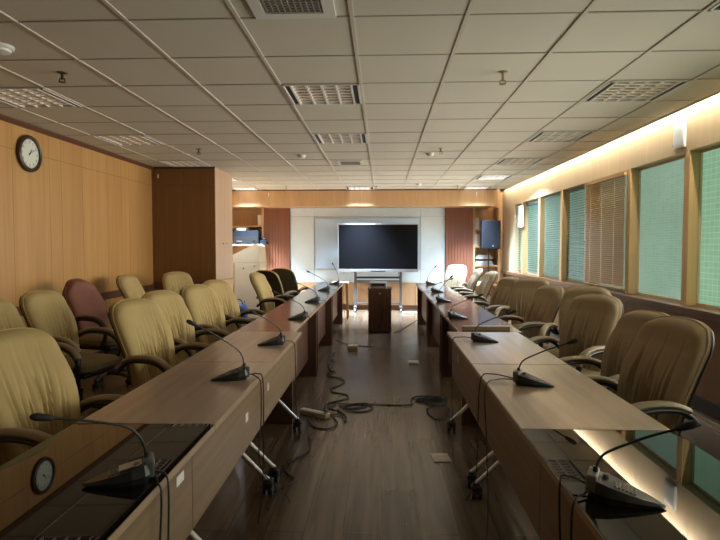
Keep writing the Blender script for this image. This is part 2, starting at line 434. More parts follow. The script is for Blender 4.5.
# ------------------------------------------------------------------ ceiling fittings
names_off = {(-.76, 4.07): 'unlit recessed louvre light in the middle column, nearest the camera',
             (-.76, 5.825): 'unlit recessed louvre light in the middle column, beyond the first one',
             (-3.16, 4.07): 'unlit recessed louvre light at left nearest the wall clock',
             (-3.16, 5.825): 'unlit recessed louvre light at left, between clock and brown cabinet',
             (-3.16, 7.58): 'unlit recessed louvre light just in front of the brown cabinet top',
             (1.64, 2.315): 'unlit louvre light cut by the top right corner of the picture',
             (1.64, 4.07): 'large unlit louvre light near the white device on the right frieze',
             (1.64, 5.825): 'second unlit louvre light along the right side light cove',
             (1.64, 7.58): 'third and smallest unlit louvre light along the right light cove',
             (-3.16, 9.335): 'lit white ceiling light just behind the brown cabinet at left',
             (-3.16, 11.09): 'lit white ceiling light above the left bookcase',
             (-.76, 11.09): 'lit white ceiling light above the big dark screen',
             (1.64, 9.335): 'lit ceiling light at right, one row before the soffit',
             (1.64, 11.09): 'lit ceiling light against the soffit above the right bookcase'}
LIT = []
for (i, j), kind in fix.items():
    x0, y0 = GX0 + i * PX, GY0 + j * PY
    lab = min(names_off.items(), key=lambda t: abs(t[0][0] - x0) + abs(t[0][1] - y0))[1]
    D = PY if y0 < 11 else .505
    t = thing('ceiling_light', lab, 'ceiling light', (x0 + PX / 2, y0 + D / 2, ZC - .006), 0, 'recessed ceiling lights')
    hx, hy = PX / 2 - .012, D / 2 - .008
    fm = MB()
    for a in (-1, 1):
        fm.box(min(a * hx, a * (hx - .014)), max(a * hx, a * (hx - .014)), -hy, hy, -.004, .02)
        fm.box(min(a * .235, a * .222), max(a * .235, a * .222), -hy + .014, hy - .014, -.004, .02)
        fm.box(-hx, hx, min(a * hy, a * (hy - .014)), max(a * hy, a * (hy - .014)), -.004, .02)
    fm.build('frame', 'white_paint', t)
    for a in (-1, 1):
        u0, u1 = sorted((a * .235, a * (hx - .014)))
        MB().box(u0, u1, -hy + .014, hy - .014, .006, .016).build('air_slot', 'black_slot', t)
    hs = MB(); hs.box(-hx, hx, -hy, hy, .11, .12)
    hs.box(-hx, -hx + .004, -hy, hy, 0.02, .11).box(hx - .004, hx, -hy, hy, .02, .11).box(-hx, hx, -hy, -hy + .004, .02, .11).box(-hx, hx, hy - .004, hy, .02, .11)
    hs.build('housing', 'white_paint', t)
    if kind == 'on':
        MB().box(-.222, .222, -hy + .014, hy - .014, .04, .05).build('diffuser', 'lamp_on', t)
        LIT.append((x0 + PX / 2, y0 + D / 2, D))
    if True:
        lv, lw_ = MB(), MB()
        for q in range(1, 4):                              # curved reflector ribs along y
            u = -.222 + q * .111
            lv.prism([(u - .014, .075), (u + .014, .075), (u + .009, .03), (u + .007, .0), (u - .007, .0), (u - .009, .03)], -hy + .014, hy - .014, 'Y')
        for a in (-1, 1):
            lv.prism([(a * .222, .0), (a * .218, .0), (a * .205, .075), (a * .222, .075)], -hy + .014, hy - .014, 'Y')
        for q in range(1, 7):
            v = -hy + .014 + q * (2 * hy - .028) / 7
            lv.box(-.222, .222, v - .007, v + .007, .0, .004)
            lw_.prism([(v - .007, .004), (v + .007, .004), (v + .012, .03), (v + .020, .055), (v - .020, .055), (v - .012, .03)], -.222, .222, 'X')
        lv.build('louvre', 'louvre', t)
        lw_.build('cross_blade', 'louvre_metal', t)
        if kind == 'off': MB().cyl((-.11, -hy + .03, .09), (-.11, hy - .03, .09), .013, n=10).cyl((.11, -hy + .03, .09), (.11, hy - .03, .09), .013, n=10).build('tube', 'lamp_off', t, True)

def vent(x0, x1, y0, y1, label, frame):
    t = thing('ceiling_vent', label, 'ceiling vent', ((x0 + x1) / 2, (y0 + y1) / 2, ZC), 0, 'ceiling vents')
    hx, hy = (x1 - x0) / 2, (y1 - y0) / 2
    f = MB()
    f.box(-hx - frame, hx + frame, -hy - frame, -hy, -.012, .0).box(-hx - frame, hx + frame, hy, hy + frame, -.012, 0)
    f.box(-hx - frame, -hx, -hy, hy, -.012, 0).box(hx, hx + frame, -hy, hy, -.012, 0)
    f.build('frame', 'white_paint', t)
    MB().box(-hx, hx, -hy, hy, -.003, 0).build('backing', 'black_slot', t)
    s_ = MB(); n = 12
    for q in range(n):
        v = -hy + (q + .5) * 2 * hy / n
        s_.box(-hx, hx, v - .004, v + .004, -.010, -.002)
    n2 = int(2 * hx / .03)
    for q in range(n2):
        u = -hx + (q + .5) * 2 * hx / n2
        s_.box(u - .003, u + .003, -hy, hy, -.009, -.003)
    s_.build('grille', 'vent_grey', t)
vent(-.60, -.30, 2.50, 2.83, 'white framed ceiling air vent at the top edge of the picture', .06)
vent(-.60, -.32, 7.72, 8.05, 'small ceiling air vent in the middle, beyond the louvre lights', .035)

def sprinkler(x, y, label, mat, drop=.05):
    t = thing('fire_sprinkler', label, 'sprinkler', (x, y, ZC + .004), 0, 'ceiling sprinklers')
    MB().lathe([(.036, 0), (.034, -.006), (.014, -.012), (.012, -.012)], n=16).build('collar', mat, t, True)
    MB().cyl((0, 0, -.005), (0, 0, -drop), .009).tube([(-.02, 0, -drop - .012), (-.017, 0, -drop + .006), (0, 0, -drop + .012), (.017, 0, -drop + .006), (.02, 0, -drop - .012)], .004, 6).build('body', mat, t, True)
    MB().cyl((0, 0, -drop - .02), (0, 0, -drop - .016), .024, n=14).build('deflector', mat, t)
sprinkler(-2.22, 3.75, 'dark ceiling sprinkler at upper left above the wall clock', 'dark_metal')
sprinkler(.83, 3.85, 'brass ceiling sprinkler right of the middle lights, nearest one', 'brass', .07)
sprinkler(.72, 6.8, 'ceiling sprinkler beyond the nearest brass one, beside a smoke detector', 'brass', .05)
sprinkler(-2.27, 6.72, 'small dark ceiling sprinkler in front of the brown cabinet', 'dark_metal')
sprinkler(-1.92, 10.9, 'small ceiling sprinkler near the soffit, left of the screen', 'brass', .06)
sprinkler(-.12, 10.95, 'small ceiling sprinkler near the soffit, above the screen', 'brass', .06)
sprinkler(1.5, 10.95, 'small ceiling sprinkler near the soffit, above the right red slats', 'brass', .06)
def detector(x, y, label, r=.055):
    t = thing('smoke_detector', label, 'smoke detector', (x, y, ZC), 0, 'round ceiling detectors')
    MB().lathe([(r, 0), (r, -.012), (r * .9, -.02)], n=28).build('mount', 'white_paint', t, True)
    MB().lathe([(r * .8, -.02), (r * .75, -.034), (r * .45, -.042), (r * .1, -.043)], n=28).build('sensor_cap', 'white_paint', t, True)
detector(-2.3, 3.24, 'white round ceiling disc at the upper left edge', .08)
detector(.62, 7.15, 'white smoke detector beside the right hand sprinkler')
detector(-1.06, 7.22, 'white smoke detector left of the small middle vent')
detector(.7, 10.6, 'tiny white detector right of the screen near the soffit')
# lamp in the cove
cv = thing('cove_light', 'warm light strip hidden in the ceiling slot above the right frieze', 'light strip', (XE + .012, 5.6, 2.78))
MB().box(-.01, .012, -6.6, 6.6, -.012, .012).build('light_tube', 'cove', cv)
MB().box(-.012, .012, -6.6, 6.6, .012, .024).build('mounting_channel', 'white_paint', cv)

# ------------------------------------------------------------------ wall clock
ck = thing('wall_clock', 'oval looking round wall clock with dark rim on the left wood wall', 'clock', (XL, 5.29, 2.31))
rot = Matrix.Rotation(PI / 2, 4, 'Y')
MB().lathe([(.15, 0), (.178, .004), (.182, .02), (.176, .038), (.158, .046), (.145, .04), (.143, .02)], n=48, mat=rot).build('rim', 'clock_rim', ck, True)
MB().lathe([(.146, .012), (.146, .022)], n=48, mat=rot).build('dial', 'clock_face', ck)
mk = MB()
# dial markings: twelve numerals
for h in range(1, 13):
    cu = bpy.data.curves.new('numeral', 'FONT'); cu.body = str(h); cu.size = .036; cu.align_x = 'CENTER'; cu.align_y = 'CENTER'; cu.extrude = .0004
    to = bpy.data.objects.new('numeral', cu); COL.objects.link(to)
    bpy.context.view_layer.update()
    me = bpy.data.meshes.new_from_object(to.evaluated_get(bpy.context.evaluated_depsgraph_get()))
    bpy.data.objects.remove(to); bpy.data.curves.remove(cu)
    b = bmesh.new(); b.from_mesh(me); bpy.data.meshes.remove(me)
    a = h * PI / 6
    # seen from +X: right on the dial is +Y
    mat = Matrix(((0, 0, 1, .0225), (1, 0, 0, .115 * math.sin(a)), (0, 1, 0, .115 * math.cos(a)), (0, 0, 0, 1)))
    mk.merge(b, mat)
for q in range(60):
    a = q * PI / 30; l = .008 if q % 5 else .012
    d = Vector((0, math.sin(a), math.cos(a)))
    mk.cyl(Vector((.0226, 0, 0)) + d * (.141 - l), Vector((.0226, 0, 0)) + d * .141, .0009, n=4)
mk.build('numerals', 'ink', ck)
def hand(name, ang, l, r):
    d = Vector((0, math.sin(ang), math.cos(ang)))
    MB().cyl(Vector((.026, 0, 0)) - d * .02, Vector((.026, 0, 0)) + d * l, r, r * .5, 6).build(name, 'ink', ck)
hand('hour_hand', math.radians(36), .06, .004); hand('minute_hand', math.radians(60), .095, .003)
MB().ball((.026, 0, 0), .007).build('hub', 'ink', ck, True)

# ------------------------------------------------------------------ brown storage cabinet at left
cx1 = -2.53
cb = thing('storage_cabinet', 'tall brown wood cabinet built floor to ceiling in the left corner', 'cabinet', (XL + .48, 8.2, 0))
ox, oy = XL + .48, 8.2
def lb(m, x0, x1, y0, y1, z0, z1, bev=0.): return m.box(x0 - ox, x1 - ox, y0 - oy, y1 - oy, z0, z1, bev)
b = MB(); lb(b, XL, cx1 - .02, oy + .02, 9.15, .0, 2.597); b.build('body', 'cab_wood', cb)
b = MB()
for x0, x1 in ((XL, -3.03), (-3.03, cx1)):
    lb(b, x0 + .0015, x1 - .0015, oy, oy + .02, .86, 2.32); lb(b, x0 + .0015, x1 - .0015, oy, oy + .02, 2.324, 2.597); lb(b, x0 + .0015, x1 - .0015, oy, oy + .02, .1, .74)
b.build('front_panel', 'cab_wood', cb)
b = MB(); lb(b, XL, cx1 + .012, oy - .012, oy + .0, .745, .855, .003); b.build('rail', 'rail', cb)
b = MB(); lb(b, XL, cx1 + .006, oy - .006, oy, 2.57, 2.597); lb(b, XL, cx1, oy - .004, oy, 0, .1); b.build('trim', 'shadow_gap', cb)
M['door_pale'] = wood('pale_pinkish_door', (.46, .30, .19), (.56, .38, .26), 'Z', .4, .9)
for y0, y1 in ((oy + .02, 8.70), (8.70, 9.15)):
    d = MB(); lb(d, cx1 - .02, cx1, y0 + .0015, y1 - .0015, .86, 2.597); d.build('door', 'door_pale', cb)
    d = MB(); lb(d, cx1 - .02, cx1, y0 + .0015, y1 - .0015, .0, .74); d.build('door', 'door_pale', cb)
    yk = y1 - .1 if y0 < 8.4 else y0 + .1
    MB().cyl((cx1 - ox, yk - oy, 1.44), (cx1 - ox + .012, yk - oy, 1.44), .016).build('lock', 'sil_knob', cb, True)
b = MB(); lb(b, cx1 - .02, cx1 + .012, oy, 9.15, .745, .855, .003); b.build('side_rail', 'oak_h', cb)
tag(MB().box(-.012, .012, -.02, 0, -.03, .03, .004).build('wall_hook', 'beige', loc=(-3.4, 8.2, 2.46)), 'small pale fitting high on the front of the brown cabinet', 'hook')

# ------------------------------------------------------------------ far wall furniture
def bookcase(x0, x1, shelves, label, divider=None):
    t = thing('bookcase', label, 'bookcase', ((x0 + x1) / 2, 12.5, 0), 0, 'built in oak bookcases')
    hw = (x1 - x0) / 2
    MB().box(-hw, hw, -.02, 0, 0, 2.245).build('back_panel', 'oak', t)
    for a in (-1, 1):
        u0, u1 = sorted((a * hw, a * (hw - .045))); MB().box(u0, u1, -.37, -.02, 0, 2.245, .002).build('side_panel', 'oak', t)
    for z in shelves: MB().box(-hw + .045, hw - .045, -.70 if divider and abs(z - 1.44) < .01 else -.36, -.02, z - .035, z, .002).build('shelf', 'oak_h', t)
    MB().box(-hw + .045, hw - .045, -.34, -.3, 0, .1).build('plinth', 'oak_h', t)
    if divider: MB().box(divider[0] - .02 - (x0 + x1) / 2, divider[0] + .02 - (x0 + x1) / 2, -.355, -.02, divider[1], divider[2]).build('divider', 'oak', t)
    return t
bookcase(XL + .005, -2.65, (.1, .55, 1.0, 1.44, 1.86), 'left oak bookcase behind the cream console', (-3.02, 1.44, 1.825))
bookcase(2.01, 2.60, (.1, .55, .98, 1.40, 1.78), 'right oak bookcase behind the black loudspeaker')
def slat_panel(x0, x1, label):
    t = thing('slatted_panel', label, 'wall panel', ((x0 + x1) / 2, 12.2, 0), 0, 'red wood slat panels')
    hw = (x1 - x0) / 2; n = 9; s_ = MB()
    for q in range(n):
        u = -hw + q * 2 * hw / n
        s_.box(u + .003, u + 2 * hw / n - .003, -.05, -.02, .1, 2.245, .004)
    s_.build('slats', 'red_wood', t)
    MB().box(-hw, hw, -.022, .25, 0, 2.245).build('backing', 'shadow_gap', t)
    MB().box(-hw, hw, -.055, -.022, 0, .1).build('plinth', 'oak_h', t)
slat_panel(-2.65, -2.065, 'red brown slatted panel left of the white wall')
slat_panel(1.405, 2.01, 'red brown slatted panel right of the white wall')

wb = thing('whiteboard', 'bluish white board mounted behind the dark screen', 'whiteboard', (-.33, 12.19, .88))
MB().box(-1.17, 1.17, -.012, 0, .01, 1.14).build('board', 'board', wb)
f = MB()
f.box(-1.18, 1.18, -.018, .005, 0, .012).box(-1.18, 1.18, -.018, .005, 1.138, 1.15).box(-1.18, -1.168, -.018, .005, .012, 1.138).box(1.168, 1.18, -.018, .005, .012, 1.138)
f.build('frame', 'bezel', wb)

tv = thing('display_on_stand', 'large black flat screen on a wheeled grey stand by the white wall', 'screen', (-.085, 11.7, 0))
MB().box(-.86, .86, .01, .08, .85, 1.87, .008).build('back_case', 'stand_dark', tv)
MB().box(-.845, .845, -.004, .01, .905, 1.855).build('screen', 'screen', tv)
f = MB()
f.box(-.862, .862, -.008, .01, .842, .905, .003).box(-.862, .862, -.008, .01, 1.855, 1.875, .003).box(-.862, -.845, -.008, .01, .905, 1.855).box(.845, .862, -.008, .01, .905, 1.855)
f.build('bezel', 'bezel', tv)
MB().box(-.16, .16, -.012, -.006, .852, .872, .002).build('button_strip', 'stand_dark', tv)
MB().box(.60, .74, -.011, -.006, .862, .868).build('port_strip', 'stand_dark', tv)
for a in (-1, 1):
    MB().box(a * .49 - .028, a * .49 + .028, .09, .14, .09, 1.5, .006).build('upright', 'stand_grey', tv)
    MB().box(a * .49 - .03, a * .49 + .03, -.22, .36, .07, .11, .006).build('foot', 'stand_grey', tv)
    for yy in (-.2, .34):
        w_ = MB().cyl((a * .49 - .012, yy, .035), (a * .49 + .012, yy, .035), .035).box(a * .49 - .02, a * .49 + .02, yy - .015, yy + .015, .035, .072)
        w_.build('caster', 'av_silver', tv, True)
MB().box(-.462, .462, .06, .16, .70, .74, .004).build('shelf', 'stand_dark', tv)
MB().box(-.462, .462, .095, .125, .62, .66, .004).build('crossbar', 'stand_grey', tv)
MB().box(-.462, .462, .095, .125, .14, .17, .004).build('lower_crossbar', 'stand_grey', tv)
MB().tube(spline([(.44, .09, .84), (.47, .05, .6), (.5, .06, .35), (.46, .05, .1), (.52, .0, .007)]), .005, 6).build('cable', 'cord', tv, True)

pd = thing('lectern_cabinet', 'small dark red brown wood cabinet standing in the aisle before the screen', 'cabinet', (-.035, 8.93, 0))
MB().box(-.185, .185, -.2, .2, .02, .70, .003).build('body', 'desk_end', pd)
MB().box(-.195, .195, -.215, .21, .70, .725, .004).build('top', 'desk_top', pd)
MB().box(-.178, .178, -.206, -.198, .59, .69, .002).build('drawer', 'desk_end', pd)
MB().box(-.178, .178, -.206, -.198, .06, .58, .002).build('door', 'desk_end', pd)
MB().box(-.175, .175, -.19, .19, 0, .02).build('plinth', 'shadow_gap', pd)
MB().ball((0, -.212, .64), .012).build('knob', 'sil_knob', pd, True)
av = thing('projector', 'silver projector lying on the small cabinet in the aisle', 'projector', (-.06, 8.9, .725))
MB().box(-.14, .14, -.13, .14, .012, .09, .012, 3).build('case', 'av_silver', av, True)
MB().box(-.11, .11, -.134, -.128, .03, .07).build('grille', 'stand_dark', av)
MB().lathe([(.03, 0), (.03, .018), (.022, .022), (.02, .008)], (.06, .139, .05), mat=Matrix.Rotation(-PI / 2, 4, 'X')).build('lens', 'black', av, True)
for a, bq in ((-1, -1), (1, -1), (-1, 1), (1, 1)): MB().cyl((a * .11, bq * .1, 0), (a * .11, bq * .1, .014), .012, n=10).build('foot', 'black', av)
tag(MB().tube(spline([(.04, 8.77, .765), (.05, 8.70, .76), (.04, 8.69, .65), (-.03, 8.705, .5), (.02, 8.70, .35), (-.01, 8.70, .18), (-.06, 8.69, .06), (-.02, 8.66, .007)]), .005, 6).build('hanging_cable', 'cord', smooth=True), 'black cable hanging down the front of the small aisle cabinet', 'cable')

spk = thing('speaker_stand', 'slim black pole stand in front of the right bookcase', 'speaker stand', (2.28, 11.78, 0))
MB().cyl((0, 0, .1), (0, 0, 1.34), .016).build('pole', 'black', spk, True)
for q in range(3):
    a = q * 2 * PI / 3 + .3; MB().tube([(0, 0, .42), (.38 * math.cos(a), .38 * math.sin(a), .012)], .011, 8).build('leg', 'black', spk, True)
sk = thing('loudspeaker', 'black loudspeaker box raised on a pole by the right bookcase', 'loudspeaker', (2.28, 11.78, 1.34), math.radians(8))
MB().prism([(-.2, -.16), (.2, -.16), (.13, .17), (-.13, .17)], 0, .60, 'Z').build('cabinet', 'navy', sk)
MB().box(-.185, .185, -.172, -.161, .015, .585, .005).build('grille', 'grille_cloth', sk)
MB().box(.02, .05, -.176, -.171, .05, .075).build('badge', 'sil_knob', sk)

cn = thing('control_console', 'cream console with a slanted top in front of the left bookcase', 'console', (-2.57, 10.2, 0))
MB().prism([(-.30, 0), (.26, 0), (.26, 1.08), (-.30, 1.08)], .02, .62, 'Y').build('body', 'cream', cn)
MB().prism([(-.30, 1.085), (.26, 1.085), (.235, 1.40), (.17, 1.44), (-.30, 1.21)], .0, .62, 'Y').build('desk_hood', 'cream', cn)
MB().box(-.22, .25, 0, .02, .03, 1.08, .003).build('front_panel', 'cream', cn)
MB().box(-.30, -.225, 0, .02, 0, 1.08).build('edge_strip', 'stripe_wood', cn)
for u, v in ((-.05, .98), (.16, 1.02), (-.03, .35)): MB().cyl((u, -.006, v), (u, 0, v), .012).build('lock', 'dark_metal', cn, True)

def simple(name, mat, label, cat, box, group=None, bev=.004):
    x0, x1, y0, y1, z0, z1 = box; c = ((x0 + x1) / 2, (y0 + y1) / 2)
    o = MB().box(x0 - c[0], x1 - c[0], y0 - c[1], y1 - c[1], 0, z1 - z0, bev).build(name, mat, loc=(*c, z0))
    return tag(o, label, cat, group)
g = thing('amplifier', 'dark navy equipment box on the shelf above the cream console', 'amplifier', (-2.98, 11.98, 1.44))
MB().box(-.28, .28, -.15, .15, 0., .30, .008).build('case', 'navy', g)
MB().box(-.26, .26, -.156, -.15, .03, .17).build('front_plate', 'black', g)
MB().box(-.2, -.08, -.158, -.155, .06, .075).build('badge', 'sil_knob', g)
MB().cyl((.18, -.156, .1), (.18, -.175, .1), .02).build('knob', 'stand_dark', g, True)
simple('box_of_papers', 'paper', 'pale box on top of the navy equipment in the left bookcase', 'box', (-3.2, -3.0, 11.9, 12.1, 1.74, 1.80))
g = thing('desk_telephone', 'dark desk telephone on the shelf right of the navy box', 'telephone', (-2.61, 11.98, 1.44))
MB().prism([(-.1, 0), (.1, 0), (.1, .04), (-.1, .09)], -.07, .07, 'X').build('base', 'navy', g)
MB().tube([(-.06, .04, .10), (-.04, .03, .115), (.04, .03, .115), (.06, .04, .10)], .018, 10).build('handset', 'black', g, True)
simple('white_binder', 'paper', 'white binder standing on the upper shelf of the left bookcase', 'binder', (-2.795, -2.705, 12.18, 12.4, 1.86, 2.1))
simple('white_binder', 'paper', 'white binder standing on the upper shelf of the right bookcase', 'binder', (2.06, 2.14, 12.18, 12.4, 1.78, 2.02))
simple('folder', 'paper', 'pale folder standing on the middle shelf beside the loudspeaker', 'folder', (2.06, 2.11, 12.18, 12.4, 1.40, 1.66), 'pale folders by the loudspeaker')
simple('folder', 'oak_h', 'tan folder standing on the middle shelf beside the loudspeaker', 'folder', (2.115, 2.155, 12.18, 12.4, 1.40, 1.64), 'pale folders by the loudspeaker')
zz = .98
for q, (mm, h, x0, x1, lab) in enumerate((('paper_blue', .05, 2.07, 2.46, 'bluish book, bottom of the pile below the loudspeaker'), ('paper', .045, 2.09, 2.44, 'white book, second from bottom of the pile below the loudspeaker'),
                                ('navy', .035, 2.1, 2.42, 'dark blue book in the pile below the loudspeaker'), ('paper', .05, 2.08, 2.45, 'white book above the dark one in the pile below the loudspeaker'),
                                ('paper_blue', .04, 2.12, 2.4, 'bluish book, topmost of the pile below the loudspeaker'))):
    simple('book', mm, lab, 'book', (x0, x1, 12.16 + .01 * (q % 2), 12.42, zz, zz + h), 'books piled in the right bookcase'); zz += h
simple('carton', 'black', 'small dark box right of the book pile in the right bookcase', 'box', (2.47, 2.55, 12.2, 12.42, .98, 1.10))
simple('paper_stack', 'paper', 'white paper stack on the low shelf of the right bookcase', 'paper', (2.08, 2.42, 12.16, 12.42, .55, .61))

bg = thing('duffel_bag', 'dark blue bag on the floor beside the cream console', 'bag', (-2.62, 9.85, 0))
MB().pillow((0, 0, .18), (.16, .13, .18), .6).build('bag_body', 'blue_bag', bg, True)
MB().tube(spline([(-.09, -.05, .33), (-.05, -.06, .42), (.05, -.06, .42), (.09, -.05, .33)]), .01, 8).build('handle', 'black_soft', bg, True)

st = thing('wooden_stool', 'orange brown wooden stool at the far end of the left desks', 'stool', (-.80, 10.45, 0))
MB().box(-.16, .16, -.16, .16, .68, .71, .006).build('seat', 'oak_h', st)
for a in (-1, 1):
    for bq in (-1, 1):
        MB().tube([(a * .12, bq * .12, .68), (a * .145, bq * .145, 0)], [.022, .019], 4).build('leg', 'cab_wood', st)
MB().box(-.12, .12, -.135, -.115, .25, .28).box(-.12, .12, .115, .135, .25, .28).build('stretcher', 'cab_wood', st)

# ------------------------------------------------------------------ conference tables
ZT = .74
def folding_table(side, y0, y1, p0, p1, label, glass, stickers, legs):
    """side -1 left, +1 right; origin on the floor under the table middle"""
    xi, xo = (-.62, -1.14) if side < 0 else (.505, 1.04)
    cx, cy = (xi + xo) / 2, (y0 + y1) / 2
    t = thing('conference_table', label, 'table', (cx, cy, 0), 0, 'folding conference tables')
    hx, hy = abs(xi - xo) / 2, (y1 - y0) / 2
    a = -side                                       # local +a is the aisle side
    MB().box(-hx, hx, -hy + .001, hy - .001, ZT - .026, ZT, .002).build('table_top', ('glass_smoked' if side < 0 else 'glass') if glass else 'top', t).rotation_euler.y = -.018 if glass and side < 0 else 0.
    e0, e1 = sorted((a * hx, a * (hx + .003)))
    MB().box(e0, e1, -hy + .002, hy - .002, ZT - .024, ZT - .002).build('edge_band', 'edge', t)
    u0, u1 = sorted((a * (hx - .002), a * (hx - .02)))
    mp = MB().box(u0, u1, p0 - cy, p1 - cy, .465, ZT - .027, .002).build('front_panel', 'panel_ply', t)
    for (yy, zz_, w_, h_) in stickers:
        q0, q1 = sorted((a * (hx - .0025), a * (hx - .001)))
        MB().box(q0, q1, yy - cy - w_ / 2, yy - cy + w_ / 2, zz_ - h_ / 2, zz_ + h_ / 2).build('sticker', 'sticker', mp)
    for yl in legs:
        l = yl - cy
        lg = MB().box(-.03, .03, l - .016, l + .016, .2, ZT - .06, .004).box(-hx + .06, hx - .06, l - .02, l + .02, ZT - .06, ZT - .027)
        for sg in (-1, 1):
            lg.tube([(sg * .02, l, .30), (sg * .06, l, .265), (sg * (hx - .035), l, .098), (sg * (hx - .015), l, .085)], .017, 12, 1., .8)
        lo_ = lg.build('leg_frame', 'chrome', t, True)
        for sg in (-1, 1):
            xx = sg * (hx - .02)
            MB().cyl((xx - .028, l, .034), (xx - .008, l, .034), .034).cyl((xx + .008, l, .034), (xx + .028, l, .034), .034).cyl((xx, l, .034), (xx, l, .09), .02).box(xx - .03, xx + .03, l - .03, l + .02, .05, .08, .01).build('caster', 'black', lo_, True)
    return t
folding_table(-1, .87, 1.967, .62, 1.735, 'nearest left table with a mirror like black glass top', True, [(1.63, .682, .06, .03)], (1.05, 1.86))
folding_table(-1, 1.969, 3.052, 1.739, 2.745, 'walnut topped wheeled table on the left, just beyond the black glass one', False, [(2.46, .61, .045, .04)], (2.15, 2.99))
folding_table(-1, 3.054, 4.15, 2.765, 3.95, 'left walnut table on wheels that meets the dark desks', False, [(2.93, .63, .035, .04)], (3.16, 4.06))
folding_table(1, .87, 1.967, .62, 1.735, 'nearest right table with a mirror like black glass top', True, [], (1.05, 1.86))
folding_table(1, 1.969, 3.05, 1.739, 2.90, 'pale lit walnut table on the right, just beyond the black glass one', False, [], (2.15, 2.99))
folding_table(1, 3.056, 4.2, 2.905, 4.0, 'right wheeled walnut table that meets the dark desks', False, [(3.62, .655, .03, .045)], (3.14, 4.08))

def desk(side, y0, y1, label):
    xi, xo = (-.69, -1.14) if side < 0 else (.60, 1.08)
    cx, cy = (xi + xo) / 2, (y0 + y1) / 2
    t = thing('conference_desk', label, 'desk', (cx, cy, 0), 0, 'dark panel sided desks')
    hx, hy = abs(xi - xo) / 2, (y1 - y0) / 2; a = -side
    MB().box(-hx, hx, -hy + .001, hy - .001, ZT - .03, ZT - .002, .003).build('desk_top', 'desk_top', t)
    e0, e1 = sorted((a * hx, a * (hx + .003)))
    MB().box(e0, e1, -hy + .003, hy - .003, ZT - .028, ZT - .004).build('edge_band', 'edge', t)
    for yy in (-hy + .05, hy - .09):
        MB().box(-hx + .03, hx - .012, yy, yy + .04, .0, ZT - .03, .002).build('end_panel', 'desk_end', t)
    u0, u1 = sorted((a * (hx - .12), a * (hx - .10)))
    MB().box(u0, u1, -hy + .09, hy - .09, .18, ZT - .03).build('front_panel', 'desk_end', t)
for k, (y0, y1, n) in enumerate(((4.155, 5.86, 'first'), (5.865, 7.66, 'second'), (7.665, 9.75, 'farthest'))):
    desk(-1, y0, y1, {'first': 'first dark desk on the left, adjoining the walnut table', 'second': 'middle of the three dark desks on the left', 'farthest': 'farthest dark desk on the left, near the screen'}[n])
    desk(1, y0 + .05 if k == 0 else y0, y1, {'first': 'first dark desk on the right, with the wooden name block', 'second': 'middle of the three dark desks on the right', 'farthest': 'farthest dark desk on the right, near the screen'}[n])

